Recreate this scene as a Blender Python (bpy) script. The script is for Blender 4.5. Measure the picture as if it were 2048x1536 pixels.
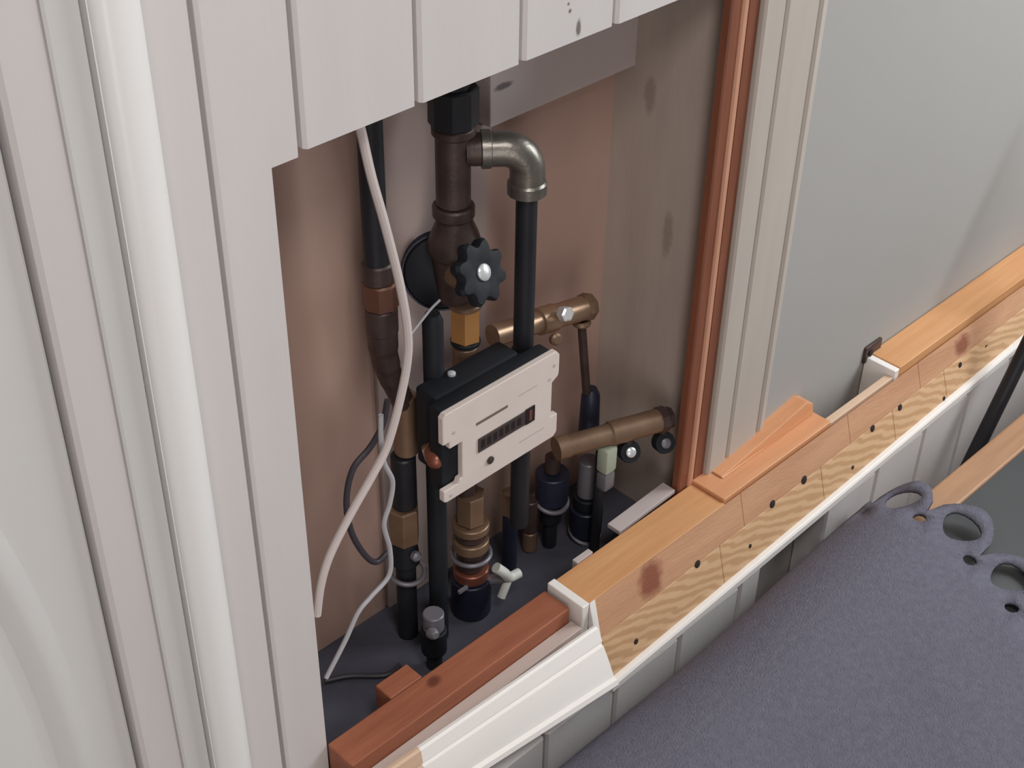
import bpy, bmesh, math, random
from mathutils import Vector, Matrix
from mathutils.geometry import delaunay_2d_cdt

random.seed(4)
S = bpy.context.scene
for o in list(bpy.data.objects):
    bpy.data.objects.remove(o)
COL = S.collection
R = math.radians

# ------------------------------------------------------------------ camera
# X runs along the panelled wall, Y goes into the wall, Z is up (metres)
FPX = 2880.0
YAW, PIT, ROL = R(44.70), R(36.776), R(1.067)
CAM = Vector((-.4690, -.6477, 1.6148))
fw = Vector((math.cos(PIT) * math.cos(YAW), math.cos(PIT) * math.sin(YAW), -math.sin(PIT)))
rt0 = Vector((math.sin(YAW), -math.cos(YAW), 0))
up0 = rt0.cross(fw)
rt = rt0 * math.cos(ROL) + up0 * math.sin(ROL)
up = up0 * math.cos(ROL) - rt0 * math.sin(ROL)
cd = bpy.data.cameras.new('camera')
cam = bpy.data.objects.new('camera', cd)
COL.objects.link(cam)
cam.matrix_world = Matrix(((rt.x, up.x, -fw.x, CAM.x), (rt.y, up.y, -fw.y, CAM.y), (rt.z, up.z, -fw.z, CAM.z), (0, 0, 0, 1)))
cd.sensor_width = 36
cd.lens = 36 * FPX / 2048
cd.clip_start = .02
S.camera = cam

# ------------------------------------------------------------------ world, window light, added fill lights, exposure
w = bpy.data.worlds.new('world')
S.world = w
w.use_nodes = True
w.node_tree.nodes['Background'].inputs['Color'].default_value = (.98, .97, 1.0, 1)
w.node_tree.nodes['Background'].inputs['Strength'].default_value = .25


def area(name, loc, target, sx, sy, power, color):
    l = bpy.data.lights.new(name, 'AREA')
    l.shape = 'RECTANGLE'
    l.size, l.size_y, l.energy, l.color = sx, sy, power, color
    o = bpy.data.objects.new(name, l)
    COL.objects.link(o)
    o.location = loc
    o.rotation_euler = (Vector(target) - Vector(loc)).to_track_quat('-Z', 'Y').to_euler()
    return o


area('window_daylight', (1.62, -.60, 1.50), (.7, -.1, .8), .9, 1.0, 29, (.92, .97, 1.0))
area('left_front_fill', (-.95, -1.98, 1.0), (.1, 0, .9), 1.3, 1.7, 20, (1.0, .97, .96))  # added fill from the left front; no glass door stands behind it
area('overhead_fill', (-.35, -.95, 2.36), (-.35, -.95, 0), .45, .45, 12, (1.0, .96, .94))  # added light lifting upward faces and the lower wall; no lamp modelled
S.view_settings.view_transform = 'Standard'
S.view_settings.look = 'None'
S.view_settings.gamma = 1
S.view_settings.use_curve_mapping = False
S.view_settings.exposure = 0.18


# ------------------------------------------------------------------ measuring helper
def at(x, y, axis, v):
    d = fw + rt * ((x - 1024) / FPX) + up * ((768 - y) / FPX)
    i = 'xyz'.index(axis)
    return CAM + d * ((v - CAM[i]) / d[i])


def px(p, n):                                    # metres spanned by n pixels at point p
    return n * (Vector(p) - CAM).dot(fw) / FPX


# ------------------------------------------------------------------ materials
def mat(name, col, rough=.5, metal=0, col2=None, nscale=20, stretch=(1, 1, 1), bump=0, bscale=60, detail=4, spec=.5, wave=None, spots=(), spotcol=(.1, .05, .03)):
    m = bpy.data.materials.new(name)
    m.use_nodes = True
    nt = m.node_tree
    b = nt.nodes['Principled BSDF']
    b.inputs['Roughness'].default_value = rough
    b.inputs['Metallic'].default_value = metal
    b.inputs['Specular IOR Level'].default_value = spec
    tc = nt.nodes.new('ShaderNodeTexCoord')
    mp = nt.nodes.new('ShaderNodeMapping')
    mp.inputs['Scale'].default_value = stretch
    nt.links.new(tc.outputs['Object'], mp.inputs['Vector'])
    out = None
    if col2 is not None:
        if wave:
            t = nt.nodes.new('ShaderNodeTexWave')
            t.wave_type = 'BANDS'
            t.bands_direction = wave
            t.inputs['Scale'].default_value = nscale
            t.inputs['Distortion'].default_value = 5
            t.inputs['Detail'].default_value = detail
            t.inputs['Detail Scale'].default_value = 1.2
            f = t.outputs['Fac']
        else:
            t = nt.nodes.new('ShaderNodeTexNoise')
            t.inputs['Scale'].default_value = nscale
            t.inputs['Detail'].default_value = detail
            f = t.outputs['Fac']
        nt.links.new(mp.outputs['Vector'], t.inputs['Vector'])
        r = nt.nodes.new('ShaderNodeValToRGB')
        r.color_ramp.elements[0].color = (*col, 1)
        r.color_ramp.elements[1].color = (*col2, 1)
        r.color_ramp.elements[0].position = .25
        r.color_ramp.elements[1].position = .75
        nt.links.new(f, r.inputs['Fac'])
        out = r.outputs['Color']
    for (c, rad, sx) in spots:                   # knots and stains of the material itself
        m2 = nt.nodes.new('ShaderNodeMapping')
        m2.vector_type = 'POINT'
        m2.inputs['Location'].default_value = tuple(-c[i] * sx[i] for i in range(3))
        m2.inputs['Scale'].default_value = sx
        nt.links.new(tc.outputs['Object'], m2.inputs['Vector'])
        ns = nt.nodes.new('ShaderNodeTexNoise')
        ns.inputs['Scale'].default_value = 90
        nt.links.new(tc.outputs['Object'], ns.inputs['Vector'])
        ln = nt.nodes.new('ShaderNodeVectorMath')
        ln.operation = 'LENGTH'
        nt.links.new(m2.outputs['Vector'], ln.inputs[0])
        ad = nt.nodes.new('ShaderNodeMath')
        ad.operation = 'MULTIPLY_ADD'
        ad.inputs[1].default_value = rad * .8
        nt.links.new(ns.outputs['Fac'], ad.inputs[0])
        nt.links.new(ln.outputs['Value'], ad.inputs[2])
        rr = nt.nodes.new('ShaderNodeMapRange')
        rr.inputs['From Min'].default_value = rad * 1.0
        rr.inputs['From Max'].default_value = rad * 1.6
        rr.inputs['To Min'].default_value = .9
        rr.inputs['To Max'].default_value = 0
        nt.links.new(ad.outputs[0], rr.inputs['Value'])
        mx = nt.nodes.new('ShaderNodeMix')
        mx.data_type = 'RGBA'
        mx.inputs['B'].default_value = (*spotcol, 1)
        if out is None:
            mx.inputs['A'].default_value = (*col, 1)
        else:
            nt.links.new(out, mx.inputs['A'])
        nt.links.new(rr.outputs['Result'], mx.inputs['Factor'])
        out = mx.outputs['Result']
    if out is None:
        b.inputs['Base Color'].default_value = (*col, 1)
    else:
        nt.links.new(out, b.inputs['Base Color'])
    if bump:
        n2 = nt.nodes.new('ShaderNodeTexNoise')
        n2.inputs['Scale'].default_value = bscale
        n2.inputs['Detail'].default_value = 3
        nt.links.new(mp.outputs['Vector'], n2.inputs['Vector'])
        bn = nt.nodes.new('ShaderNodeBump')
        bn.inputs['Strength'].default_value = bump
        bn.inputs['Distance'].default_value = .002
        nt.links.new(n2.outputs['Fac'], bn.inputs['Height'])
        nt.links.new(bn.outputs['Normal'], b.inputs['Normal'])
    return m


k1 = at(1157, 55, 'y', 0)
k2 = at(1140, 22, 'y', 0)
M = {
    'white': mat('white_paint', (.60, .565, .555), .45, col2=(.635, .60, .59), nscale=9, stretch=(3, 3, .4), bump=.05, bscale=80),
    'white_knot': mat('white_paint_over_knots', (.60, .565, .555), .45, col2=(.635, .60, .59), nscale=9, stretch=(3, 3, .4), bump=.05, bscale=80,
                      spots=[(k1, .0034, (1.3, 1, .55)), (k2, .0016, (1, 1, 1)), (at(1137, 8, 'y', 0), .0012, (1, 1, 1))], spotcol=(.13, .11, .10)),
    'gloss': mat('white_gloss_paint', (.80, .79, .78), .28, col2=(.82, .81, .80), nscale=6, stretch=(3, 3, .4)),
    'door': mat('white_door_paint', (.60, .59, .575), .4, col2=(.63, .62, .605), nscale=5),
    'plaster': mat('pale_grey_wall_paint', (.36, .345, .33), .8, col2=(.385, .37, .355), nscale=4, bump=.03, bscale=150),
    'cream': mat('cream_painted_trim', (.45, .40, .355), .5, col2=(.50, .445, .395), nscale=14, stretch=(4, 4, .4)),
    'orange': mat('orange_stained_wood', (.17, .052, .027), .5, col2=(.25, .085, .042), nscale=18, stretch=(6, 6, .5), bump=.15),
    'orange_light': mat('light_orange_wood', (.50, .24, .15), .45, col2=(.56, .29, .19), nscale=18, stretch=(6, 6, .5)),
    'brown': mat('brown_stained_batten', (.28, .088, .045), .55, col2=(.38, .13, .065), nscale=22, stretch=(.5, 5, 5), bump=.15, bscale=90,
                 spots=[(at(868, 1362, 'z', .663), .006, (.8, 1, 1))], spotcol=(.12, .03, .015)),
    'pine': mat('smooth_pine', (.58, .27, .11), .5, col2=(.70, .37, .17), nscale=16, stretch=(.35, 6, 6), bump=.1, bscale=60),
    'pine2': mat('pinkish_pine', (.60, .26, .115), .5, col2=(.70, .35, .18), nscale=16, stretch=(.35, 6, 6), bump=.1, bscale=60),
    'lath_dark': mat('pinkish_sawn_pine', (.50, .25, .14), .65, col2=(.62, .35, .20), nscale=11, stretch=(.6, 5, 5), bump=.3, bscale=120, detail=6,
                     spots=[(at(1308, 1160, 'y', -.053), .019, (1.1, 1, .85)), (at(1925, 690, 'y', -.05), .012, (.7, 1, 1))], spotcol=(.25, .075, .04)),
    'lath_pale': mat('pale_grained_pine', (.55, .32, .165), .65, col2=(.67, .43, .245), nscale=46, stretch=(.45, 1, 1), wave='DIAGONAL', detail=2, bump=.3, bscale=120),
    'pine_bare': mat('bare_pale_wood', (.62, .42, .28), .6, col2=(.70, .50, .36), nscale=14, stretch=(.5, 5, 5)),
    'backing': mat('shade_toned_backing', (.52, .42, .37), .6, col2=(.58, .47, .42), nscale=14, stretch=(.5, 5, 5)),  # grey-pink tone puts the shade of the gap into the strip's colour
    'moulding': mat('cream_white_moulding', (.90, .85, .80), .3, col2=(.92, .88, .84), nscale=10, stretch=(.4, 5, 5)),
    'hole': mat('dark_nail_hole', (.02, .012, .01), .8),
    'ply': mat('grey_brown_plywood', (.38, .31, .27), .7, col2=(.45, .37, .32), nscale=9, stretch=(4, 4, .6), bump=.1,
               spots=[(at(1300, 190, 'x', .445), .007, (1, 1, .4)), (at(1335, 470, 'x', .445), .006, (1, 1, .25))], spotcol=(.29, .225, .19)),
    'back': mat('pinkish_brown_board', (.40, .26, .215), .75, col2=(.45, .30, .245), nscale=6, stretch=(3, 3, .6)),
    'back2': mat('greyish_pink_board', (.36, .275, .25), .75, col2=(.40, .305, .28), nscale=6, stretch=(3, 3, .6)),
    'rail': mat('dusty_white_beam', (.50, .42, .40), .7, col2=(.54, .46, .44), nscale=20,
                spots=[(at(1008, 172, 'y', .112), .0045, (.45, 1, 1.4))], spotcol=(.12, .10, .11)),
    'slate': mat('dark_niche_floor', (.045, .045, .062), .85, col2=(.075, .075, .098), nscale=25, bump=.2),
    'black': mat('black_steel', (.013, .014, .018), .45, col2=(.02, .02, .024), nscale=30, spec=.35),
    'rubber': mat('black_plastic', (.010, .012, .016), .6, spec=.3),
    'navy': mat('dark_blue_plastic', (.014, .017, .035), .45),
    'iron': mat('brown_oxidised_fitting', (.05, .032, .029), .45, .35, col2=(.092, .06, .053), nscale=50, bump=.2, bscale=200),
    'brass': mat('brass', (.40, .26, .17), .35, .7, col2=(.48, .32, .22), nscale=40),
    'brass_b': mat('orange_brass', (.62, .30, .10), .4, .45, col2=(.68, .35, .14), nscale=60),
    'brass_d': mat('tarnished_brass', (.20, .125, .08), .45, .45, col2=(.28, .18, .115), nscale=50),
    'chrome': mat('dull_galvanised_metal', (.15, .138, .12), .35, .7, col2=(.25, .23, .20), nscale=60, bump=.15, bscale=200),
    'silver': mat('silver_cap', (.72, .74, .76), .3, .4),
    'copper': mat('red_copper', (.28, .10, .065), .35, .5),
    'copper_d': mat('dull_copper', (.17, .08, .055), .45, .4),
    'cable': mat('pinkish_white_cable', (.60, .52, .50), .5),
    'wire': mat('grey_white_wire', (.42, .41, .43), .5),
    'wire_d': mat('dark_grey_cable', (.045, .04, .05), .5),
    'meter': mat('off_white_plastic', (.66, .57, .52), .45, col2=(.70, .61, .56), nscale=30),
    'print': mat('grey_brown_print', (.17, .12, .10), .6),
    'lcd': mat('dark_display', (.055, .042, .036), .25),
    'lcd2': mat('darker_display_window', (.022, .012, .012), .25),
    'plastic_w': mat('white_plastic', (.62, .62, .58), .45),
    'plastic_g': mat('pale_green_plastic', (.36, .40, .31), .5),
    'steel': mat('grey_plastic_fitting', (.17, .16, .18), .4, .2),
    'felt': mat('grey_felt', (.135, .13, .165), .95, col2=(.17, .165, .205), nscale=160, bump=.9, bscale=520, spec=.1),
    'table': mat('dark_grey_tabletop', (.06, .062, .064), .35, col2=(.075, .077, .078), nscale=8),
    'oak': mat('light_brown_table_edge', (.36, .19, .10), .5, col2=(.48, .27, .15), nscale=18, stretch=(.4, 5, 5), bump=.1),
    'floor': mat('wood_floor', (.24, .20, .18), .5, col2=(.30, .25, .22), nscale=6, stretch=(.5, 5, 1)),
}


# ------------------------------------------------------------------ mesh builder
class MB:
    def __init__(s):
        s.v, s.f = [], []

    def add(s, vs, fs):
        n = len(s.v)
        s.v += [Vector(p) for p in vs]
        s.f += [[i + n for i in q] for q in fs]
        return s

    def box(s, x0, x1, y0, y1, z0, z1):
        vs = [(x, y, z) for z in (z0, z1) for y in (y0, y1) for x in (x0, x1)]
        return s.add(vs, [(0, 2, 3, 1), (4, 5, 7, 6), (0, 1, 5, 4), (2, 6, 7, 3), (0, 4, 6, 2), (1, 3, 7, 5)])

    def loft(s, secs, caps=True, closed=True):
        n = len(secs[0])
        vs = [p for q in secs for p in q]
        fs = []
        m = n if closed else n - 1
        for k in range(len(secs) - 1):
            for i in range(m):
                j = (i + 1) % n
                fs.append((k * n + i, k * n + j, (k + 1) * n + j, (k + 1) * n + i))
        if caps:
            fs.append(tuple(range(n))[::-1])
            fs.append(tuple((len(secs) - 1) * n + i for i in range(n)))
        return s.add(vs, fs)

    def profz(s, poly, z0, z1):                  # polygon in (x, y) raised along z
        return s.loft([[(x, y, z0) for x, y in poly], [(x, y, z1) for x, y in poly]])

    def profx(s, poly, x0, x1):                  # polygon in (y, z) swept along x
        return s.loft([[(x0, y, z) for y, z in poly], [(x1, y, z) for y, z in poly]])

    def lathe(s, a, d, prof, n=24, ref=None):    # prof: (distance along d, radius)
        a, d = Vector(a), Vector(d).normalized()
        u = d.orthogonal().normalized() if ref is None else (Vector(ref) - d * Vector(ref).dot(d)).normalized()
        t = d.cross(u)
        return s.loft([[a + d * h + (u * math.cos(2 * math.pi * i / n) + t * math.sin(2 * math.pi * i / n)) * r for i in range(n)] for h, r in prof])

    def tube(s, pts, r, n=12, steps=8, smooth=True):
        p = [Vector(q) for q in pts]
        if smooth and len(p) > 2:
            e = [p[0] * 2 - p[1]] + p + [p[-1] * 2 - p[-2]]
            q = []
            for i in range(1, len(e) - 2):
                for k in range(steps):
                    t = k / steps
                    a, b, c, d = e[i - 1:i + 3]
                    q.append(.5 * (2 * b + (c - a) * t + (2 * a - 5 * b + 4 * c - d) * t * t + (3 * b - a - 3 * c + d) * t ** 3))
            p = q + [p[-1]]
        secs = []
        u = None
        for i in range(len(p)):
            d = (p[min(i + 1, len(p) - 1)] - p[max(i - 1, 0)]).normalized()
            u = d.orthogonal().normalized() if u is None else (u - d * u.dot(d)).normalized()
            t = d.cross(u)
            rr = r[min(i * len(r) // len(p), len(r) - 1)] if isinstance(r, (list, tuple)) else r
            secs.append([p[i] + (u * math.cos(2 * math.pi * k / n) + t * math.sin(2 * math.pi * k / n)) * rr for k in range(n)])
        return s.loft(secs)

    def torus(s, c, axis, R_, r, n=28, m=10):
        c, d = Vector(c), Vector(axis).normalized()
        u = d.orthogonal().normalized()
        t = d.cross(u)
        vs, fs = [], []
        for i in range(n):
            a = 2 * math.pi * i / n
            e = u * math.cos(a) + t * math.sin(a)
            for k in range(m):
                b = 2 * math.pi * k / m
                vs.append(c + e * (R_ + r * math.cos(b)) + d * (r * math.sin(b)))
        for i in range(n):
            for k in range(m):
                fs.append((i * m + k, ((i + 1) % n) * m + k, ((i + 1) % n) * m + (k + 1) % m, i * m + (k + 1) % m))
        return s.add(vs, fs)

    def build(s, name, material, parent=None, bevel=0, smooth=True, segs=2):
        me = bpy.data.meshes.new(name)
        bm = bmesh.new()
        vs = [bm.verts.new(p) for p in s.v]
        for q in s.f:
            try:
                bm.faces.new([vs[i] for i in q])
            except ValueError:
                pass
        bmesh.ops.recalc_face_normals(bm, faces=bm.faces)
        if bevel:
            es = [e for e in bm.edges if len(e.link_faces) == 2 and e.calc_face_angle(0) > .6]
            bmesh.ops.bevel(bm, geom=es, offset=bevel, segments=segs, profile=.5, affect='EDGES', clamp_overlap=True)
        bm.to_mesh(me)
        bm.free()
        if smooth:
            me.polygons.foreach_set('use_smooth', [True] * len(me.polygons))
            me.set_sharp_from_angle(angle=R(35))
        me.materials.append(M[material])
        o = bpy.data.objects.new(name, me)
        COL.objects.link(o)
        if parent:
            o.parent = parent
            bpy.context.view_layer.update()
            o.matrix_parent_inverse = parent.matrix_world.inverted()
        return o


def tag(o, label=None, cat=None, group=None, kind=None):
    if label:
        o['label'] = label
    if cat:
        o['category'] = cat
    if group:
        o['group'] = group
    if kind:
        o['kind'] = kind
    return o


def thing(name, loc, label, cat, group=None, kind=None):
    o = bpy.data.objects.new(name, None)
    o.empty_display_size = .02
    COL.objects.link(o)
    o.location = loc
    bpy.context.view_layer.update()
    return tag(o, label, cat, group, kind)


# ------------------------------------------------------------------ the setting
ZT = 1.2            # lower edge of the boards above the opening
XL, XR = -.024, .428
tag(MB().box(-1.6, 2.6, -2.0, .3, -.05, 0).build('floor', 'floor', smooth=False), 'wooden room floor', 'floor', kind='structure')

tag(MB().box(-1.6, 2.6, -2.05, .3, 2.4, 2.45).build('ceiling', 'plaster', smooth=False), 'white room ceiling', 'ceiling', kind='structure')
tag(MB().box(-1.6, 2.6, -2.05, -2.0, 0, 2.4).build('wall_front', 'plaster', smooth=False), 'room wall behind the camera', 'wall', kind='structure')
tag(MB().box(1.66, 1.71, -2.05, .3, 0, 2.4).build('wall_right', 'plaster', smooth=False), 'room wall on the far right', 'wall', kind='structure')
tag(MB().box(-1.65, -1.6, -2.05, .3, 0, 2.4).build('wall_far_left', 'plaster', smooth=False), 'room wall on the far left', 'wall', kind='structure')
wb = MB()
wb.box(-.09, .47, .016, .03, ZT + .002, 2.4)
wb.box(-.09, XL - .004, .016, .03, 0, ZT + .002)
wb.box(.545, 2.6, 0, .05, 0, 2.4)
wb.box(.455, .545, .006, .05, 0, 2.4)
wall = tag(wb.build('wall_back', 'plaster', smooth=False), 'pale wall with white tongue-and-groove boards around the open pipe niche', 'wall', kind='structure')


def tg(x0, x1, z0, z1, y=0, t=.015, b=.0026, m='white', parent=None, cut=None):
    """one tongue-and-groove board with chamfered long edges; its tongue sits back in the groove"""
    def poly(a, c):
        return [(a, y + t), (a, y + b), (a + b * .8, y), (c - b * .8, y), (c, y + b), (c, y + t)]
    mb = MB()
    if cut is None:
        mb.profz(poly(x0, x1), z0, z1)
    else:                                        # lower part is sawn narrower
        cx, cz = cut
        mb.profz(poly(x0, x1), cz, z1)
        mb.profz([(x0, y + t), (x0, y + b), (x0 + b * .8, y), (cx, y), (cx, y + t)], z0, cz)
    o = mb.build('board', m, parent, smooth=False)
    return o


GW = .0037
tg(-.1045, -.065 - GW / 2, 0, 2.4, parent=wall)
tg(-.065 + GW / 2, 0 - GW / 2, 0, 2.4, parent=wall, cut=(XL, ZT - .003))
for i in range(4):
    tg(.095 * i + GW / 2, .095 * (i + 1) - GW / 2, ZT + random.uniform(-.0006, .0006), 2.4, parent=wall, m='white_knot' if i == 2 else 'white')
tg(.38 + GW / 2, .462, ZT, 2.4, parent=wall)
for x in (0, .095, .19, .285, .38):              # tongues at the bottom of each joint
    MB().box(x - .0028, x + .0028, .0085, .0125, ZT - .002, 2.39).build('tongue', 'white', wall, smooth=False)
MB().box(-.0678, -.0622, .0085, .0125, 0, 2.39).build('tongue', 'white', wall, smooth=False)

# door casing on the left
tr = thing('trim_1', (-.14, 0, 0), 'white moulded door casing with a glossy rounded bead left of the boards', 'trim', kind='structure')
MB().profz([(-.1565, .016), (-.1565, -.0095), (-.155, -.011), (-.1370, -.011), (-.1352, -.008), (-.1352, .016)], 0, 2.4).build('casing_board', 'door', tr)
MB().profz([(-.184, .016), (-.184, -.004), (-.1815, -.0075), (-.158, -.0090), (-.1567, -.008), (-.1567, .016)], 0, 2.4).build('casing_board', 'white', tr)
bead = [(-.1335, .016), (-.1335, -.012)]
for k in range(13):
    a = R(180 - 15 * k)
    bead.append((-.1190 + .0140 * math.cos(a), -.012 - .011 * max(math.sin(a), 0) ** .7))
bead += [(-.1050, .016)]
MB().profz(bead, 0, 2.4).build('bead', 'gloss', tr)

# door leaf with an arched panel
dr = thing('door_1', (-.36, .02, 0), 'white door leaf with a raised arched panel moulding', 'door', kind='structure')
MB().box(-.56, -.1865, .001, .04, .005, 2.0).build('door_leaf', 'door', dr, smooth=False, bevel=.002)


def arch(off):
    pts = []
    for k in range(-40, 41):
        a = R(90 * k / 40)
        s_ = math.sin(a)
        c_ = math.cos(a)
        pts.append((-.371 + (.158 - off) * s_, .80 + (.45 - off * 1.6) * c_))
    return [(-.371 - (.158 - off), .2 + off)] + pts + [(-.371 + (.158 - off), .2 + off)]


rings = []
for off, y in ((0, .0012), (.003, -.0015), (.010, -.0040), (.016, -.0038), (.022, -.001), (.026, .0005), (.027, .0012)):
    rings.append([(x, y, z) for x, z in arch(off)])
MB().loft(rings, caps=False).build('arched_moulding', 'door', dr)
ip = arch(.034)
ip2 = arch(.055)
MB().loft([[(x, .0012, z) for x, z in ip], [(x, -.005, z) for x, z in ip2]], caps=True).build('raised_panel', 'door', dr)
tag(MB().box(-1.6, -.585, 0, .05, 0, 2.4).build('wall_left', 'plaster', smooth=False), 'wall left of the white door', 'wall', kind='structure')
tag(MB().profz([(-.586, .02), (-.586, -.01), (-.562, -.012), (-.562, .02)], 0, 2.4).build('trim_6', 'white', smooth=False), 'white casing on the far side of the door', 'trim', kind='structure')

# orange jamb on the right of the opening, then cream cover strips
tj = thing('trim_2', (.445, 0, .3), 'orange stained wooden jamb strips on the right of the opening', 'trim', kind='structure')
MB().profz([(.427, .010), (.427, .003), (.4285, .0015), (.4395, .0015), (.4395, .010)], .56, 2.4).build('batten', 'orange', tj)
MB().profz([(.4398, .010), (.4398, .0008), (.4415, -.0006), (.4455, -.0008), (.4476, .0004), (.4480, .010)], .56, 2.4).build('bead', 'orange_light', tj)
MB().profz([(.4482, .010), (.4482, -.0002), (.4622, -.0002), (.4622, .010)], .56, 2.4).build('batten', 'orange', tj)
tc_ = thing('trim_3', (.50, 0, .3), 'cream painted cover strips beside the orange jamb', 'trim', kind='structure')
tg(.4635, .4915, .3, 2.4, y=-.006, t=.02, b=.0022, m='cream', parent=tc_).name = 'cover_strip'
tg(.4950, .5410, .3, 2.4, y=-.006, t=.02, b=.0022, m='cream', parent=tc_).name = 'cover_strip'
MB().profz([(.5445, .01), (.5445, -.004), (.547, -.006), (.556, -.004), (.559, 0), (.559, .01)], .3, 2.4).build('cover_strip', 'cream', tc_)

# niche
YB = .134
nb = tag(MB().box(-.12, .47, YB + .004, YB + .03, .3, 2.0).build('wall_niche_back', 'back', smooth=False), 'pinkish brown back wall of the pipe niche', 'wall', kind='structure')
MB().box(-.12, .152, YB, YB + .004, .6, 1.6).build('back_board', 'back', nb, smooth=False)
MB().box(.154, .283, YB - .003, YB + .004, .6, 1.6).build('back_board', 'back2', nb, smooth=False)
MB().box(.285, .446, YB, YB + .004, .6, 1.6).build('back_board', 'back', nb, smooth=False)
MB().box(.268, .446, YB - .022, YB - .001, 1.082, 1.16).build('top_rail', 'rail', nb, smooth=False, bevel=.001)
MB().box(.268, .279, YB - .012, YB - .001, 1.05, 1.081).build('rail_block', 'rail', nb, smooth=False, bevel=.001)
tag(MB().box(.445, .464, .0105, YB, .3, 1.6).build('wall_niche_right', 'ply', smooth=False), 'grey brown plywood side of the pipe niche with knots', 'wall', kind='structure')
tag(MB().box(-.12, -.10, .03, YB, .3, 1.6).build('wall_niche_left', 'back', smooth=False), 'left side of the pipe niche', 'wall', kind='structure')
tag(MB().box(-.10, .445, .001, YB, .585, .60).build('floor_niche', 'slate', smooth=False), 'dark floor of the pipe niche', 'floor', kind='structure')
tag(MB().box(-.10, .445, .03, YB, 1.56, 1.6).build('ceiling_niche', 'ply', smooth=False), 'top of the pipe niche', 'ceiling', kind='structure')

# lower wall with boards
YW = -.0715


def zb(x):                                        # lower edge of the pine planks
    return .576 + .05 * (x - .26)


wl = tag(MB().box(XL, 1.66, -.036, -.001, 0, .6055).build('wall_lower', 'plaster', smooth=False), 'white boarded wall below the wooden sill rail', 'wall', kind='structure')
edges_x = [(XL, .071), (.071, .166), (.166, .261), (.261, .356), (.356, .451), (.451, .487)] + [(.60 + .095 * i, .695 + .095 * i) for i in range(10)]
for x, x1 in edges_x:
    tg(x + GW / 2, x1 - GW / 2, 0, .5745 if x < .24 else zb(x) - .0125, y=YW, t=.034, parent=wl)

# ------------------------------------------------------------------ sill: brown batten, pried moulding, bare pine rail
zs = .663
sb = thing('sill_batten', (.1, -.015, .6), 'brown stained sill batten with a knot along the niche floor', 'batten')
MB().box(XL + .001, .234, -.032, 0, .6065, zs).build('batten', 'brown', sb, bevel=.0012, smooth=False)
MB().box(.046, .082, .0005, .021, .602, zs).build('block', 'brown', sb, bevel=.0012, smooth=False)
MB().box(XL + .001, .236, -.046, -.0325, .606, .646).build('backing_strip', 'backing', sb, bevel=.001, smooth=False)

# the pried moulding: left end tight to the sill, right end pulled forward
pm = thing('pried_moulding', (.1, -.06, .6), 'cream white moulding pried loose below the brown batten', 'moulding')
LA, LB = (-.060, (-.0485, .662), (-.0470, .600)), (.236, (-.0600, .660), (-.0830, .602))


def msec(t, k0=0, k1=1):
    x = LA[0] + (LB[0] - LA[0]) * t
    (ya, za), (yb, zb) = [tuple(LA[i][j] + (LB[i][j] - LA[i][j]) * t for j in (0, 1)) for i in (1, 2)]
    sec = []
    nrm = Vector((-(za - zb), yb - ya)).normalized()          # outward in (y, z)
    nrm = Vector((-abs(nrm.x), abs(nrm.y)))
    for s_, h in ((0, .003), (.03, .005), (.24, .0062), (.27, .0035), (.30, .0035), (.33, .006), (.55, .008), (.84, .0095), (.88, .013), (.96, .0135), (1, .011)):
        sec.append((x, ya + (yb - ya) * s_ + nrm.x * h, za + (zb - za) * s_ + nrm.y * h))
    for s_ in (1, 0):
        sec.append((x, ya + (yb - ya) * s_, za + (zb - za) * s_))
    return sec


MB().loft([msec(0), msec(.12), msec(.30)]).build('bare_end', 'pine_bare', pm)
MB().loft([msec(.3005), msec(.65), msec(1)]).build('painted_length', 'moulding', pm)

# bare pine rail
sr = thing('sill_rail', (.7, -.03, .56), 'bare pine sill rail with knots and nail holes stripped of its trim', 'rail')


XE = 1.62
MB().box(.2475, .446, -.043, 0, .606, .667).build('top_batten', 'pine', sr, bevel=.001, smooth=False)
MB().box(.4465, .628, -.041, .012, .606, .671).build('top_batten', 'pine2', sr, bevel=.001, smooth=False)
MB().loft([[(x_, -.020, .6715), (x_, .011, .6715), (x_, .011, z_), (x_, -.018, z_)] for x_, z_ in ((.47, .673), (.56, .684), (.612, .692), (.624, .685))]).build('packing_strip', 'pine2', sr, bevel=.001, smooth=False)
MB().box(.6285, .7475, -.040, -.031, .606, .668).build('top_batten', 'pine_bare', sr, bevel=.001, smooth=False)
MB().box(.748, .757, -.041, -.001, .61, .676).build('painted_end', 'moulding', sr, bevel=.001, smooth=False)
MB().box(.7575, XE, -.041, -.001, .606, .677).build('top_batten', 'pine', sr, bevel=.001, smooth=False)
MB().box(.238, .247, -.044, .001, .606, .669).build('painted_end', 'moulding', sr, bevel=.001, smooth=False)


def plank(x0, x1, f0, f1, m):
    secs = []
    for x_ in (x0, x1):
        a = (-.0435, .6675)
        b = (-.066, zb(x_))
        p = lambda s_: (a[0] + (b[0] - a[0]) * s_, a[1] + (b[1] - a[1]) * s_)
        q0, q1 = p(f0), p(f1)
        secs.append([(x_, *q0), (x_, *q1), (x_, q1[0] + .010, q1[1]), (x_, min(q0[0] + .016, -.0432), q0[1] - .002)])
    return MB().loft(secs).build('plank', m, sr, bevel=.0007, smooth=False)


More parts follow.
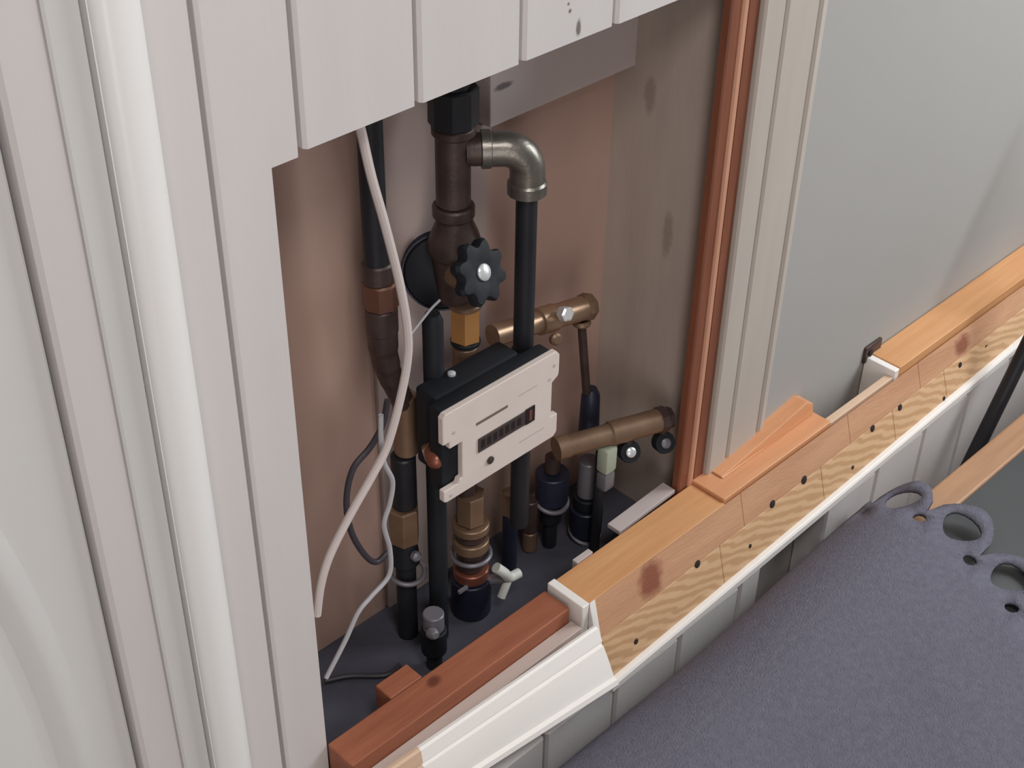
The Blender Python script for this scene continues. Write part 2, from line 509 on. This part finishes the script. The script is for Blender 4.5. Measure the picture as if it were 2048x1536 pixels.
j1 = [.249, .470, .655, .792, 1.05, XE]
j2 = [.256, .430, .60, .735, .84, 1.2, XE]
for a, b in zip(j1, j1[1:]):
    plank(a, b - .0007, 0, .47, 'lath_dark')
for a, b in zip(j2, j2[1:]):
    plank(a, b - .0007, .476, 1, 'lath_pale')
MB().loft([[(x_, -.0437, .6685), (x_, -.067, zb(x_)), (x_, -.055, zb(x_)), (x_, -.0433, .64)] for x_ in (.2475, .2545)]).build('painted_end', 'moulding', sr, smooth=False)

# nail holes sit on the plank face
for (u, v, rr) in ((1395, 1128, 11), (1545, 1008, 11), (1608, 960, 12), (1745, 857, 10), (1800, 815, 9), (1920, 730, 8), (1972, 695, 8), (1272, 1283, 8), (1500, 1092, 6), (1705, 935, 6), (1888, 797, 6)):
    d = fw + rt * ((u - 1024) / FPX) + up * ((768 - v) / FPX)
    lo, hi = 0, 1
    pA = None
    for s_ in [i / 60 for i in range(61)]:       # find where the sight line meets the sloping face
        yy = -.0435 - .0225 * s_
        p = CAM + d * ((yy - CAM.y) / d.y)
        zz = .6675 + (zb(p.x) - .6675) * s_
        if pA is None or abs(p.z - zz) < pA[0]:
            pA = (abs(p.z - zz), p)
    p = pA[1]
    n = Vector((0, -.95, .26)).normalized()
    r_ = px(p, rr) * .8
    MB().lathe(p - n * .002, n, [(0, r_ * .7), (.0022, r_), (.0026, r_ * .85)], n=10).build('nail_hole', 'hole', sr)

# white strips under the planks
secs = []
for x_ in (.2555, XE):
    z_ = zb(x_)
    secs.append([(x_, -.0665, z_ - .0005), (x_, -.071, z_), (x_, -.073, z_ - .003), (x_, -.073, z_ - .011), (x_, -.052, z_ - .011), (x_, -.0535, z_ - .001)])
MB().loft(secs).build('painted_strip', 'moulding', sr, bevel=.0006, smooth=False)

cb = thing('corner_block', (.742, -.01, .66), 'small dark brown corner bracket at the end of the far batten', 'bracket')
p = at(1770, 696, 'z', .69)
MB().box(p.x - .016, p.x + .016, -.004, .008, .668, .690).build('plate', 'iron', cb, bevel=.002)
MB().lathe((p.x - .008, -.004, .681), (0, -1, 0), [(0, .004), (.002, .004), (.0028, .002)], n=10).build('screw', 'hole', cb)

sh = MB()
a, b = at(1225, 1040, 'y', .014), at(1335, 972, 'y', .014)
sh.loft([[(x_, .004, z_ - .004), (x_, .02, z_ - .004), (x_, .02, z_ + .001), (x_, .004, z_ + .001)] for x_, z_ in ((a.x, .664), (b.x, .668))])
o = sh.build('wood_shim', 'rail', bevel=.0006, smooth=False)
tag(o, 'pale thin shim strip lying behind the pine rail in the niche', 'shim')
o = MB().box(.278, .300, .0007, .007, .6, .668).build('wood_shim', 'rail', bevel=.0006, smooth=False)
tag(o, 'short pale shim standing behind the left end of the pine rail', 'shim')

# ------------------------------------------------------------------ pipes in the niche
def seg(mb_parent, name, m, c, z0, z1, r0, r1=None, n=24, ring=0):
    r1 = r0 if r1 is None else r1
    e = min(.0015, abs(z1 - z0) * .2)
    prof = [(0, r0 - e), (e, r0), (abs(z1 - z0) - e, r1), (abs(z1 - z0), r1 - e)]
    return MB().lathe((c[0], c[1], min(z0, z1)), (0, 0, 1), prof if z1 > z0 else prof, n=n).build(name, m, mb_parent)


def zpx(y, x, Y):
    return at(x, y, 'y', Y).z


# left supply pipe
Yp = .092
cx = at(746, 400, 'y', Yp).x
sp = thing('supply_pipe', (.13, Yp, .6), 'black riser pipe with brown unions on the left of the niche', 'pipe')
z = lambda y: zpx(y, 760, Yp)
seg(sp, 'black_pipe', 'black', (cx, Yp), z(525), 1.56, .0098)
seg(sp, 'union_collar', 'iron', (cx + .001, Yp), z(560), z(520), .0125)
seg(sp, 'union_nut', 'copper_d', (cx + .003, Yp), z(612), z(560), .0148, n=8)
seg(sp, 'union_collar', 'iron', (cx + .003, Yp), z(665), z(613), .0132)
pA, pB, pC = Vector((cx + .003, Yp, z(662))), at(778, 745, 'y', Yp), at(812, 815, 'y', Yp)
MB().tube([pA, (pA + pB) / 2 + Vector((-.002, 0, 0)), pB, (pB + pC) / 2, pC], [.0125, .0115, .0105, .010, .010], n=18).build('offset_bend', 'iron', sp)
cx2 = at(812, 880, 'y', Yp).x
seg(sp, 'brass_sleeve', 'brass_d', (cx2, Yp), z(935), z(815), .0105)
seg(sp, 'black_coupling', 'black', (cx2 - .004, Yp), z(1040), z(936), .0112)
seg(sp, 'brass_nut', 'brass_d', (cx2 - .006, Yp), z(1110), z(1041), .0145, n=6)
seg(sp, 'valve_knob', 'rubber', (cx2 - .006, Yp), z(1155), z(1111), .0135, .0115)
seg(sp, 'tail_pipe', 'black', (cx2 - .006, Yp), .601, z(1156), .0095)
MB().torus((cx2 - .005, Yp, z(1175)), (0, -.2, 1), .0165, .0024).build('collar_ring', 'steel', sp)
MB().lathe((cx2 - .006, Yp - .013, z(1128)), (0, -1, .2), [(0, .005), (.004, .005), (.006, .003)], n=12).build('screw', 'steel', sp)

# valve riser with tee, elbow, gate valve
Ym = .09
cx = at(906, 330, 'y', Ym).x
z = lambda y: zpx(y, 906, Ym)
vr = thing('valve_riser', (cx, Ym, .6), 'brown iron riser with tee and black gate valve in the middle of the niche', 'pipe')
seg(vr, 'riser_pipe', 'black', (cx, Ym), z(196), 1.56, .0135)
seg(vr, 'hex_collar', 'black', (cx + .001, Ym), z(248), z(170), .0198, n=8)
seg(vr, 'collar_lip', 'iron', (cx + .001, Ym), z(268), z(249), .0175)
seg(vr, 'tee_body', 'iron', (cx, Ym), z(408), z(262), .0140)
seg(vr, 'tee_lip', 'iron', (cx, Ym), z(432), z(408), .0172)
MB().lathe((cx + .001, Ym, z(505)), (0, 0, 1), [(0, .021), (.008, .0225), (.018, .0195), (.028, .0155), (z(432) - z(505), .0145)], n=24).build('valve_neck', 'iron', vr)
seg(vr, 'valve_body', 'iron', (cx + .001, Ym), z(600), z(505), .0145, .0195)
tee = Vector((cx, Ym, z(300)))
elb = at(1056, 295, 'z', tee.z)
dr_ = (elb - tee).normalized()
L = (elb - tee).length
MB().lathe(tee + dr_ * .010, dr_, [(0, .0125), (.006, .0132), (.012, .0132), (.0125, .0108), (L * .38, .0108)], n=20).build('nipple', 'iron', vr)
MB().lathe(tee + dr_ * L * .36, dr_, [(0, .0125), (.001, .0155), (.008, .0155), (.009, .0135)], n=20).build('branch_lip', 'chrome', vr)
eb = []
rad = .0195
c0 = elb - dr_ * rad - Vector((0, 0, rad))
eb.append(tee + dr_ * (L * .42))
for k in range(9):
    a = R(90 - 90 * k / 8)
    eb.append(c0 + dr_ * (rad * math.cos(a)) + Vector((0, 0, rad * math.sin(a))))
eb.append(elb - Vector((0, 0, rad + .012)))
MB().tube(eb, .0142, n=20, smooth=False).build('elbow', 'chrome', vr)
ez = zpx(380, 1058, elb.y)
MB().lathe((elb.x, elb.y, ez - .002), (0, 0, 1), [(0, .0140), (.001, .0160), (.010, .0160), (.012, .0145)], n=20).build('elbow_lip', 'chrome', vr)
pz = zpx(690, 1062, elb.y)
MB().lathe((elb.x, elb.y, .70), (0, 0, 1), [(0, .0088), (ez - .70, .0088)], n=20).build('drop_pipe', 'black', vr)
MB().lathe((elb.x, elb.y, pz - .03), (0, 0, 1), [(0, .0105), (.03, .0105), (.032, .009)], n=20).build('pipe_foot', 'rubber', vr)
# black round actuator
ac = at(884, 545, 'y', .100)
ad_ = Vector((-.62, -.70, .25)).normalized()
drum = MB().lathe(ac - ad_ * .016, ad_, [(0, .030), (.002, .0325), (.014, .0325), (.018, .030), (.021, .020), (.0215, .008)], n=32).build('actuator_drum', 'rubber', vr)
for k in range(3):
    MB().torus(ac + ad_ * (-.011 + .005 * k), ad_, .0326, .0011, n=36, m=6).build('drum_rib', 'navy', drum)
MB().lathe(ac + ad_ * .0053, ad_, [(0, .004), (.0012, .004), (.0016, .002)], n=12).build('drum_screw', 'steel', drum)
# handwheel
hw = at(958, 545, 'y', .040)
hd = Vector((.10, -.90, .42)).normalized()
hu = Vector((0, 0, 1))
hu = (hu - hd * hu.dot(hd)).normalized()
ht = hd.cross(hu)


def lobed(r0, amp, h, n=8, m=96):
    out = []
    for i in range(m):
        a = 2 * math.pi * i / m
        q = math.cos(n * a)
        rr = r0 * 1.14 + 1.3 * amp * (abs(q) ** .7 * (1 if q > 0 else -1))
        out.append(hw + hd * h + (hu * math.cos(a + .25) + ht * math.sin(a + .25)) * rr)
    return out


wheel = MB().loft([lobed(.0175, .0015, -.0065), lobed(.0205, .0022, -.005), lobed(.0212, .0024, .002), lobed(.0195, .0022, .005), lobed(.012, .0008, .006), lobed(.0085, 0, .005)]).build('handwheel', 'rubber', vr)
MB().lathe(hw + hd * .004, hd, [(0, .0068), (.0025, .0068), (.004, .005), (.0046, .002)], n=20).build('wheel_cap', 'silver', wheel)
sd = (hw - Vector((cx, Ym, z(545)))).normalized()
MB().lathe((cx, Ym, z(545)), sd, [(0, .014), (.03, .012), (.036, .009), ((hw - Vector((cx, Ym, z(545)))).length, .0075)], n=16).build('valve_stem', 'brass_d', vr)
seg(vr, 'brass_hex', 'brass_b', (cx + .003, Ym - .01), z(672), z(604), .0135, n=6)
seg(vr, 'brass_flange', 'brass_d', (cx + .003, Ym - .01), z(606), z(596), .0145)
seg(vr, 'seal_ring', 'rubber', (cx + .003, Ym - .01), z(681), z(672), .0128)
seg(vr, 'brass_tail', 'brass_d', (cx + .003, Ym - .01), z(780), z(682), .0112)
seg(vr, 'lower_pipe', 'iron', (cx + .003, Ym - .01), .601, z(780), .0098)

bt = thing('insulated_tube', (.19, .07, .6), 'black insulated tube standing left of the brass hex nut', 'pipe')
c = at(868, 760, 'y', .07)
MB().lathe((c.x, .07, .601), (0, 0, 1), [(0, .0088), (zpx(640, 868, .07) - .601, .0088), (zpx(625, 868, .07) - .601, .006)], n=18).build('tube', 'rubber', bt)
MB().lathe((c.x, .07, zpx(800, 868, .07)), (0, 0, 1), [(0, .010), (.004, .010)], n=18).build('tube_clip', 'navy', bt)

# ------------------------------------------------------------------ heat meter
hm = thing('heat_meter', (.195, .03, .82), 'off-white heat meter box with dark display hanging on the pipes', 'meter')
x0, x1, z0, z1 = .1285, .2625, .8205, .9125
pl = [(x0 + .003, z1), (x0, z1 - .003), (x0, z1 - .030), (x0 + .007, z1 - .030), (x0 + .007, z1 - .037), (x0 + .021, z1 - .037), (x0 + .021, z0 + .017), (x0 + .018, z0 + .017), (x0 + .016, z0 + .013), (x0, z0 + .013), (x0, z0 + .002), (x0 + .003, z0),
      (x1 - .004, z0), (x1, z0 + .004), (x1, z0 + .024), (x1 - .008, z0 + .024), (x1 - .008, z1 - .031), (x1 - .001, z1 - .027), (x1, z1 - .023), (x1, z1 - .005), (x1 - .004, z1)]
plate = MB().loft([[(a, .020 + h, b) for a, b in pl] for h in (0, .006)]).build('front_plate', 'meter', hm, bevel=.0008, smooth=False)
MB().box(x0 + .004, x1 - .003, .0265, .042, z0 + .004, z1 - .002).build('back_shell', 'rubber', hm, bevel=.003)
MB().box(x0 + .012, .236, .0422, .067, z0 + .012, z1 - .001).build('mount_bracket', 'rubber', hm, bevel=.003)
disp = MB().box(.167, .2215, .0188, .0200, .8545, .8685).build('display', 'lcd', hm, smooth=False)
MB().box(.2222, .233, .0188, .0200, .8535, .8695).build('display_end', 'lcd2', hm, smooth=False)
for k in range(7):
    MB().box(.170 + .007 * k, .174 + .007 * k, .0185, .0188, .858, .866).build('digit', 'lcd2', disp, smooth=False)
MB().box(.2262, .2292, .0185, .0188, .856, .867).build('digit', 'copper', disp, smooth=False)
MB().box(.165, .201, .0197, .0200, .8835, .8862).build('printed_line', 'print', plate, smooth=False)
MB().box(.214, .236, .0197, .0200, .8880, .8895).build('printed_line', 'rail', plate, smooth=False)
MB().box(.216, .246, .0197, .0200, .8370, .8385).build('printed_line', 'rail', plate, smooth=False)
MB().lathe((.181, .0202, .8385), (0, -1, 0), [(0, .0036), (.0018, .0036), (.0024, .0025)], n=16).build('button', 'lcd', hm)
for (a, b) in ((.1405, .8905), (.251, .887), (.2565, .899), (.1365, .826)):
    MB().lathe((a, .0203, b), (0, -1, 0), [(0, .0019), (.0006, .0019), (.0009, .001)], n=10).build('plate_screw', 'rail', plate)
c = at(945, 765, 'z', z1 + .0045)
MB().lathe((c.x, .0575, z1 - .001), (0, 0, 1), [(0, .0035), (.002, .0035), (.003, .002)], n=12).build('bracket_screw', 'silver', hm)

ts = thing('temperature_probe', tuple(at(872, 918, 'y', .045)), 'red copper temperature probe at the left notch of the heat meter', 'probe')
c = at(872, 918, 'y', .036)
d = Vector((-.55, -.78, .25)).normalized()
MB().lathe(c - d * .012, d, [(0, .0085), (.010, .0085), (.015, .008), (.019, .005), (.0205, .002)], n=18).build('bulb', 'copper', ts)
MB().lathe(c - d * .020, d, [(0, .0105), (.007, .0105)], n=6).build('nut', 'brass_d', ts)
e = c + Vector((.005, 0, .0)) - d * .02
MB().tube([e, e + Vector((.01, .012, -.004)), e + Vector((.02, .02, -.02))], .003, n=8).build('lead', 'rubber', ts)

# ------------------------------------------------------------------ manifolds on the right
um = thing('upper_manifold', (.30, .085, .6), 'brass manifold bar with a shiny screw behind the black drop pipe', 'manifold')
a, b = at(985, 672, 'y', .092), at(1178, 612, 'y', .080)
d = (b - a).normalized()
L = (b - a).length
MB().lathe(a, d, [(0, .0105), (L * .45, .0105), (L * .46, .0128), (L * .62, .0128), (L * .63, .0115), (L - .006, .0115)], n=22).build('bar', 'brass', um)
MB().lathe(b - d * .008, d, [(0, .0125), (.007, .0135), (.010, .012), (.012, .006)], n=8).build('end_cap', 'brass_d', um)
c = at(1133, 628, 'y', .066)
MB().lathe(c, (-.1, -.9, .35), [(-.006, .007), (.002, .007), (.0035, .005)], n=6).build('air_screw', 'silver', um)
c = at(1108, 676, 'y', .070)
MB().lathe(c, (-.1, -.6, .1), [(0, .006), (.004, .006), (.006, .004)], n=12).build('side_screw', 'brass_d', um)
c0_, c1_ = at(1163, 645, 'y', .08), at(1173, 785, 'y', .08)
MB().lathe(c1_, c0_ - c1_, [(0, .0042), ((c0_ - c1_).length, .0042)], n=14).build('drain_rod', 'iron', um)
MB().torus(c0_, (0, 0, 1), .006, .003, n=18).build('rod_collar', 'brass_d', um)
c1_, c2_ = at(1177, 780, 'y', .08), at(1177, 865, 'y', .08)
MB().lathe(c2_, (0, 0, 1), [(0, .0095), (.001, .0105), (c1_.z - c2_.z - .008, .0092), (c1_.z - c2_.z, .006)], n=18).build('thermostat_bulb', 'navy', um)

lm = thing('lower_manifold', (.36, .045, .6), 'tarnished brass manifold pipe pointing to the orange jamb with two round caps', 'manifold')
a, b = at(1112, 898, 'z', .752), at(1318, 840, 'z', .752)
d = (b - a).normalized()
L = (b - a).length
MB().lathe(a, d, [(0, .0118), (.012, .0118), (.013, .0105), (L * .5, .0105), (L * .52, .0122), (L * .80, .0118), (L, .0118)], n=22).build('bar', 'brass_d', lm)
MB().lathe(b - d * .001, d, [(0, .013), (.008, .013), (.0095, .011), (.014, .0105), (.0148, .006)], n=8).build('end_cap', 'iron', lm)
for (u, v, pr) in ((1263, 905, 28), (1333, 887, 24)):
    c = at(u, v, 'z', .728)
    n_ = Vector((-.35, -.8, .45)).normalized()
    cap = MB().lathe(c - n_ * .014, n_, [(0, .010), (.010, .0112), (.0125, .0105)], n=20).build('round_cap', 'rubber', lm)
    MB().lathe(c - n_ * .0018, n_, [(0, .0052), (.0015, .0052), (.003, .003)], n=14).build('cap_screw', 'silver' if u < 1300 else 'steel', cap)
    q = Vector((c.x, c.y, c.z)) - n_ * .014
    MB().lathe(q, Vector((a + d * (q - a).dot(d)) - q), [(0, .006), ((a + d * (q - a).dot(d) - q).length, .006)], n=12).build('outlet', 'iron', lm)
c = at(1214, 915, 'z', .728)
MB().box(c.x - .008, c.x + .008, c.y - .007, c.y + .007, .712, .742).build('flow_gauge', 'plastic_g', lm, bevel=.003)
MB().box(c.x - .0075, c.x + .0075, c.y - .0065, c.y + .0065, .690, .7115).build('gauge_foot', 'steel', lm, bevel=.003)
c = at(1195, 1000, 'z', .67)
MB().lathe((c.x, c.y, .601), (0, 0, 1), [(0, .005), (.130, .005)], n=12).build('return_tube', 'black', lm)

# floor-level valves
def valve(name, label, u, Y, segs, group=None, cat='valve'):
    t = None
    for i, (y0, y1, rp, m, nm, n, *off) in enumerate(segs):
        c_ = at(u, (y0 + y1) / 2, 'y', Y)
        cxx = at(u, (segs[0][0] + segs[-1][1]) / 2, 'y', Y).x
        if t is None:
            t = thing(name, (cxx, Y, .6), label, cat, group)
        zt, zb_ = at(u, y0, 'y', Y).z, max(at(u, y1, 'y', Y).z, .601)
        if zt - zb_ < .001:
            continue
        r_ = px(c_, rp)
        MB().lathe((cxx, Y, zb_), (0, 0, 1), [(0, r_ - .001), (.001, r_), (zt - zb_ - .001, r_), (zt - zb_, r_ - .001)], n=n).build(nm, m, t)
    return t, cxx


bv, bx = valve('floor_valve', 'ribbed brass valve column with a blue body standing under the heat meter', 942, .075, [
    (985, 1040, 30, 'brass_d', 'brass_nut', 6), (1042, 1056, 38, 'brass_d', 'brass_flange', 20), (1058, 1072, 31, 'iron', 'seal_ring', 20), (1074, 1092, 37, 'brass_d', 'brass_flange', 20),
    (1094, 1130, 28, 'iron', 'neck', 20), (1132, 1150, 36, 'copper', 'red_ring', 20), (1152, 1245, 40, 'navy', 'blue_body', 20), (1247, 1330, 25, 'black', 'tail_pipe', 18)])
MB().torus((bx, .075, at(942, 1105, 'y', .075).z), (0, 0, 1), .0185, .0022).build('collar_ring', 'steel', bv)
c = at(925, 1180, 'y', .056)
MB().box(c.x - .005, c.x + .006, .0545, .0575, c.z - .0015, c.z + .0015).build('body_mark', 'steel', bv, smooth=False)
h0, h1, h2, h3 = at(985, 1165, 'y', .055), at(1040, 1150, 'y', .045), at(992, 1135, 'y', .05), at(1002, 1195, 'y', .045)
mid = at(1018, 1155, 'y', .047)
hv = thing('tap_handle', tuple(mid - Vector((0, 0, .02))), 'white T-shaped tap handle beside the blue valve', 'handle')
MB().tube([h2, (h2 + mid) / 2 + Vector((0, -.002, .001)), mid, at(1038, 1146, 'y', .046)], .0052, n=12).build('cross_bar', 'plastic_w', hv)
MB().tube([mid, (mid + h3) / 2, h3], .0042, n=12).build('lever', 'plastic_w', hv)
MB().lathe(mid, Vector((bx, .075, mid.z - .01)) - mid, [(0, .006), (.03, .005)], n=12).build('spindle', 'steel', hv)

valve('floor_pipe', 'dark blue pipe right of the ribbed brass column', 1018, .085, [(985, 1028, 18, 'brass_d', 'fitting', 6), (1030, 1155, 15, 'navy', 'pipe', 16), (1157, 1300, 12, 'black', 'tail_pipe', 14)], cat='pipe')
valve('floor_pipe', 'dull brown pipe between the dark blue pipe and the blue cup valve', 1058, .095, [(1000, 1060, 18, 'iron', 'fitting', 8), (1062, 1250, 15, 'brass_d', 'pipe', 16)], cat='pipe')
t, vx = valve('cup_valve', 'dark blue cup valve with a grey collar ring below the lower manifold', 1100, .085, [(915, 945, 16, 'iron', 'neck', 14), (947, 1000, 34, 'navy', 'blue_body', 20), (1002, 1040, 22, 'rubber', 'seal', 18), (1042, 1200, 14, 'black', 'tail_pipe', 14)])
MB().torus((vx, .085, at(1100, 1000, 'y', .085).z), (0, -.35, 1), .0165, .0026).build('collar_ring', 'steel', t)
t, vx = valve('cup_valve', 'grey topped dark valve under the pale green gauge', 1170, .07, [(925, 990, 22, 'steel', 'grey_top', 16), (992, 1012, 28, 'rubber', 'seal', 18), (1014, 1060, 33, 'navy', 'blue_body', 20), (1062, 1200, 16, 'black', 'tail_pipe', 14)])
MB().torus((vx, .07, at(1170, 1062, 'y', .07).z), (0, -.35, 1), .0160, .0024).build('collar_ring', 'steel', t)
t, vx = valve('drain_cock', 'small dark drain cock with a grey tip near the brown batten', 868, .045, [(1225, 1255, 22, 'steel', 'grey_ring', 16), (1257, 1300, 26, 'rubber', 'body', 16), (1302, 1350, 16, 'black', 'tail_pipe', 12)])
c = at(872, 1272, 'y', .032)
MB().lathe(c + Vector((0, .006, 0)), (-.2, -1, .3), [(0, .006), (.006, .005), (.008, .003)], n=12).build('tip', 'steel', t)

# ------------------------------------------------------------------ cables
P = lambda pts, Y: [at(x_, y_, 'y', Y) for x_, y_ in pts]


def cable(name, label, pts, r, m, cat='cable'):
    return tag(MB().tube(pts, r, n=10).build(name, m), label, cat)


cable('signal_cable', 'thick pinkish white cable curving down across the niche', P([(708, 215), (722, 262), (742, 350), (770, 450), (800, 570), (815, 660), (815, 720), (800, 800), (775, 890), (745, 950), (700, 1030), (660, 1110), (642, 1170), (634, 1230)], .022), .0034, 'cable')
cable('thin_wire', 'thin grey white wire wavering down to the lower left corner', P([(762, 830), (762, 880), (768, 925), (785, 962), (780, 1005), (768, 1050), (780, 1100), (778, 1150), (742, 1193), (716, 1225), (690, 1282), (652, 1356)], .030), .0021, 'wire', 'wire')
cable('looped_cable', 'dark grey cable looping beside the brass sleeve', P([(775, 800), (765, 850), (740, 895), (706, 938), (693, 1000), (702, 1062), (728, 1108), (752, 1124), (775, 1105)], .060), .0027, 'wire_d')
cable('short_wire', 'short thin wire running from the white cable to the black drum', P([(822, 668), (838, 648), (862, 618), (880, 600)], .050), .0011, 'wire', 'wire')
fl = [at(650, 1362, 'z', .6035), at(700, 1352, 'z', .6035), at(770, 1350, 'z', .6035), at(800, 1330, 'z', .6035)]
cable('floor_wire', 'grey wire lying on the dark niche floor', fl, .0025, 'wire_d', 'wire')

# ------------------------------------------------------------------ table, cloth, black bar
ZTB = .606
tb = thing('side_table', (.65, -.45, 0), 'dark grey table with a light brown wooden edge in front of the wall', 'table')
TX0, TX1, TY0, TY1 = -.03, 1.25, -.80, -.142
MB().box(TX0 + .035, TX1 - .035, TY0 + .035, TY1 - .034, ZTB - .022, ZTB - .002).build('table_top', 'table', tb, smooth=False, bevel=.001)
MB().box(TX0, TX1, TY1 - .034, TY1, ZTB - .026, ZTB).build('edge_rail', 'oak', tb, smooth=False, bevel=.003)
MB().box(TX0, TX1, TY0, TY0 + .035, ZTB - .026, ZTB).build('edge_rail', 'oak', tb, smooth=False, bevel=.003)
MB().box(TX0, TX0 + .035, TY0 + .035, TY1 - .034, ZTB - .026, ZTB).build('edge_rail', 'oak', tb, smooth=False, bevel=.003)
MB().box(TX1 - .035, TX1, TY0 + .035, TY1 - .034, ZTB - .026, ZTB).build('edge_rail', 'oak', tb, smooth=False, bevel=.003)
for a in (TX0 + .005, TX1 - .035):
    for b in (TY0 + .005, TY1 - .036):
        MB().box(a, a + .03, b, b + .03, .0, ZTB - .0265).build('leg', 'oak', tb, smooth=False, bevel=.002)

# round felt cloth with a cut-out scalloped border, draped over the back edge of the table
RS = .095            # shoulder radius


def drape(u, v):
    """u along the wall, v = distance over the cloth from the shoulder, positive towards the room"""
    k = min(max((u - .30) / .36, 0), 1)
    k = k * k * (3 - 2 * k)
    yc = -.189 + .013 * k
    zt = ZTB + .0062 + .012 * math.exp(-(max(v, 0) / .06) ** 2)
    if v >= 0:
        return Vector((u, yc - v, zt + .0012 * math.sin(u * 40) * math.sin(v * 33)))
    a = -v / RS
    if a < math.pi / 2:
        return Vector((u, yc + RS * math.sin(a), zt - RS * (1 - math.cos(a))))
    h = -v - RS * math.pi / 2
    return Vector((u, yc + RS - .004 * math.sin(u * 30) * min(h / .05, 1), zt - RS - h))


CU, CV, RC = .338, -.018, .290
NL = 26
LOBE = .050
outer, holes = [], []
per = 2 * math.pi / NL
ph0 = R(-5.0)
for k in range(NL):
    a0 = ph0 + per * (k - .5)
    for i in range(14):
        t = i / 14
        a = a0 + per * t
        q = math.sin(math.pi * t)
        r_ = RC + LOBE * (max(q, 0) ** .55)
        aa = a0 + per * (t + .03 * math.sin(2 * math.pi * t))
        outer.append((CU + r_ * math.cos(aa), CV + r_ * math.sin(aa)))
    ac_ = ph0 + per * k
    hole = []
    for i in range(18):                           # leaf-shaped window in each lobe
        b = 2 * math.pi * i / 18
        rr = RC + .0090 + .0215 * math.cos(b)
        ww = .0185 * math.sin(b) * (1.0 + .30 * math.cos(b))
        aa = ac_ + ww / RC
        hole.append((CU + rr * math.cos(aa), CV + rr * math.sin(aa)))
    holes.append(hole)
    dot = []
    for i in range(10):
        b = 2 * math.pi * i / 10
        rr = RC - .013 + .0075 * math.cos(b)
        aa = ac_ + per * .5 + .0075 * math.sin(b) / RC
        dot.append((CU + rr * math.cos(aa), CV + rr * math.sin(aa)))
    holes.append(dot)
pts, edges = [], []
for loop in [outer] + holes:
    n0 = len(pts)
    pts += [Vector(p) for p in loop]
    edges += [(n0 + i, n0 + (i + 1) % len(loop)) for i in range(len(loop))]
rr = .012
while rr < RC - .030:
    n_ = max(6, int(2 * math.pi * rr / .012))
    for i in range(n_):
        a = 2 * math.pi * (i + .5 * (int(rr / .012) % 2)) / n_
        pts.append(Vector((CU + rr * math.cos(a), CV + rr * math.sin(a))))
    rr += .012
res = delaunay_2d_cdt(pts, edges, [], 0, 1e-6)


def inside(p, poly):
    r_ = False
    for i in range(len(poly)):
        (xa, ya), (xb, yb) = poly[i], poly[i - 1]
        if (ya > p.y) != (yb > p.y) and p.x < (xb - xa) * (p.y - ya) / (yb - ya) + xa:
            r_ = not r_
    return r_


keep = []
for f in res[2]:
    c = sum((res[0][i] for i in f), Vector((0, 0))) / len(f)
    rc = math.hypot(c.x - CU, c.y - CV)
    if rc > RC - .045 and (not inside(c, outer) or any(inside(c, h) for h in holes if (Vector(h[0]) - c).length < .06)):
        continue
    keep.append(list(f))
me = bpy.data.meshes.new('felt_cloth')
vv = [drape(p.x, p.y) for p in res[0]]
me.from_pydata(vv, [], keep)
me.update()
bm = bmesh.new()
bm.from_mesh(me)
bmesh.ops.recalc_face_normals(bm, faces=bm.faces)
bm.to_mesh(me)
bm.free()
me.polygons.foreach_set('use_smooth', [True] * len(me.polygons))
me.materials.append(M['felt'])
cl = bpy.data.objects.new('felt_cloth', me)
COL.objects.link(cl)
so = cl.modifiers.new('thickness', 'SOLIDIFY')
so.thickness = .0042
so.offset = 0
tag(cl, 'grey felt round cloth with scalloped cut-out border draped over the table edge', 'cloth')

bb = thing('metal_bar', (.77, -.105, 0), 'black metal bar standing behind the wooden table edge', 'bar')
a, b = at(1962, 880, 'y', -.105), at(2050, 700, 'y', -.105)
d = (b - a).normalized()
t0 = -(a.z - .012) / d.z
p0 = a + d * t0
MB().tube([p0, p0 + d * (-t0 + .42)], .0088, n=16, smooth=False).build('tube', 'black', bb)
MB().lathe(p0 - d * .012, d, [(0, .010), (.02, .011), (.03, .0095)], n=16).build('foot_cap', 'rubber', bb)
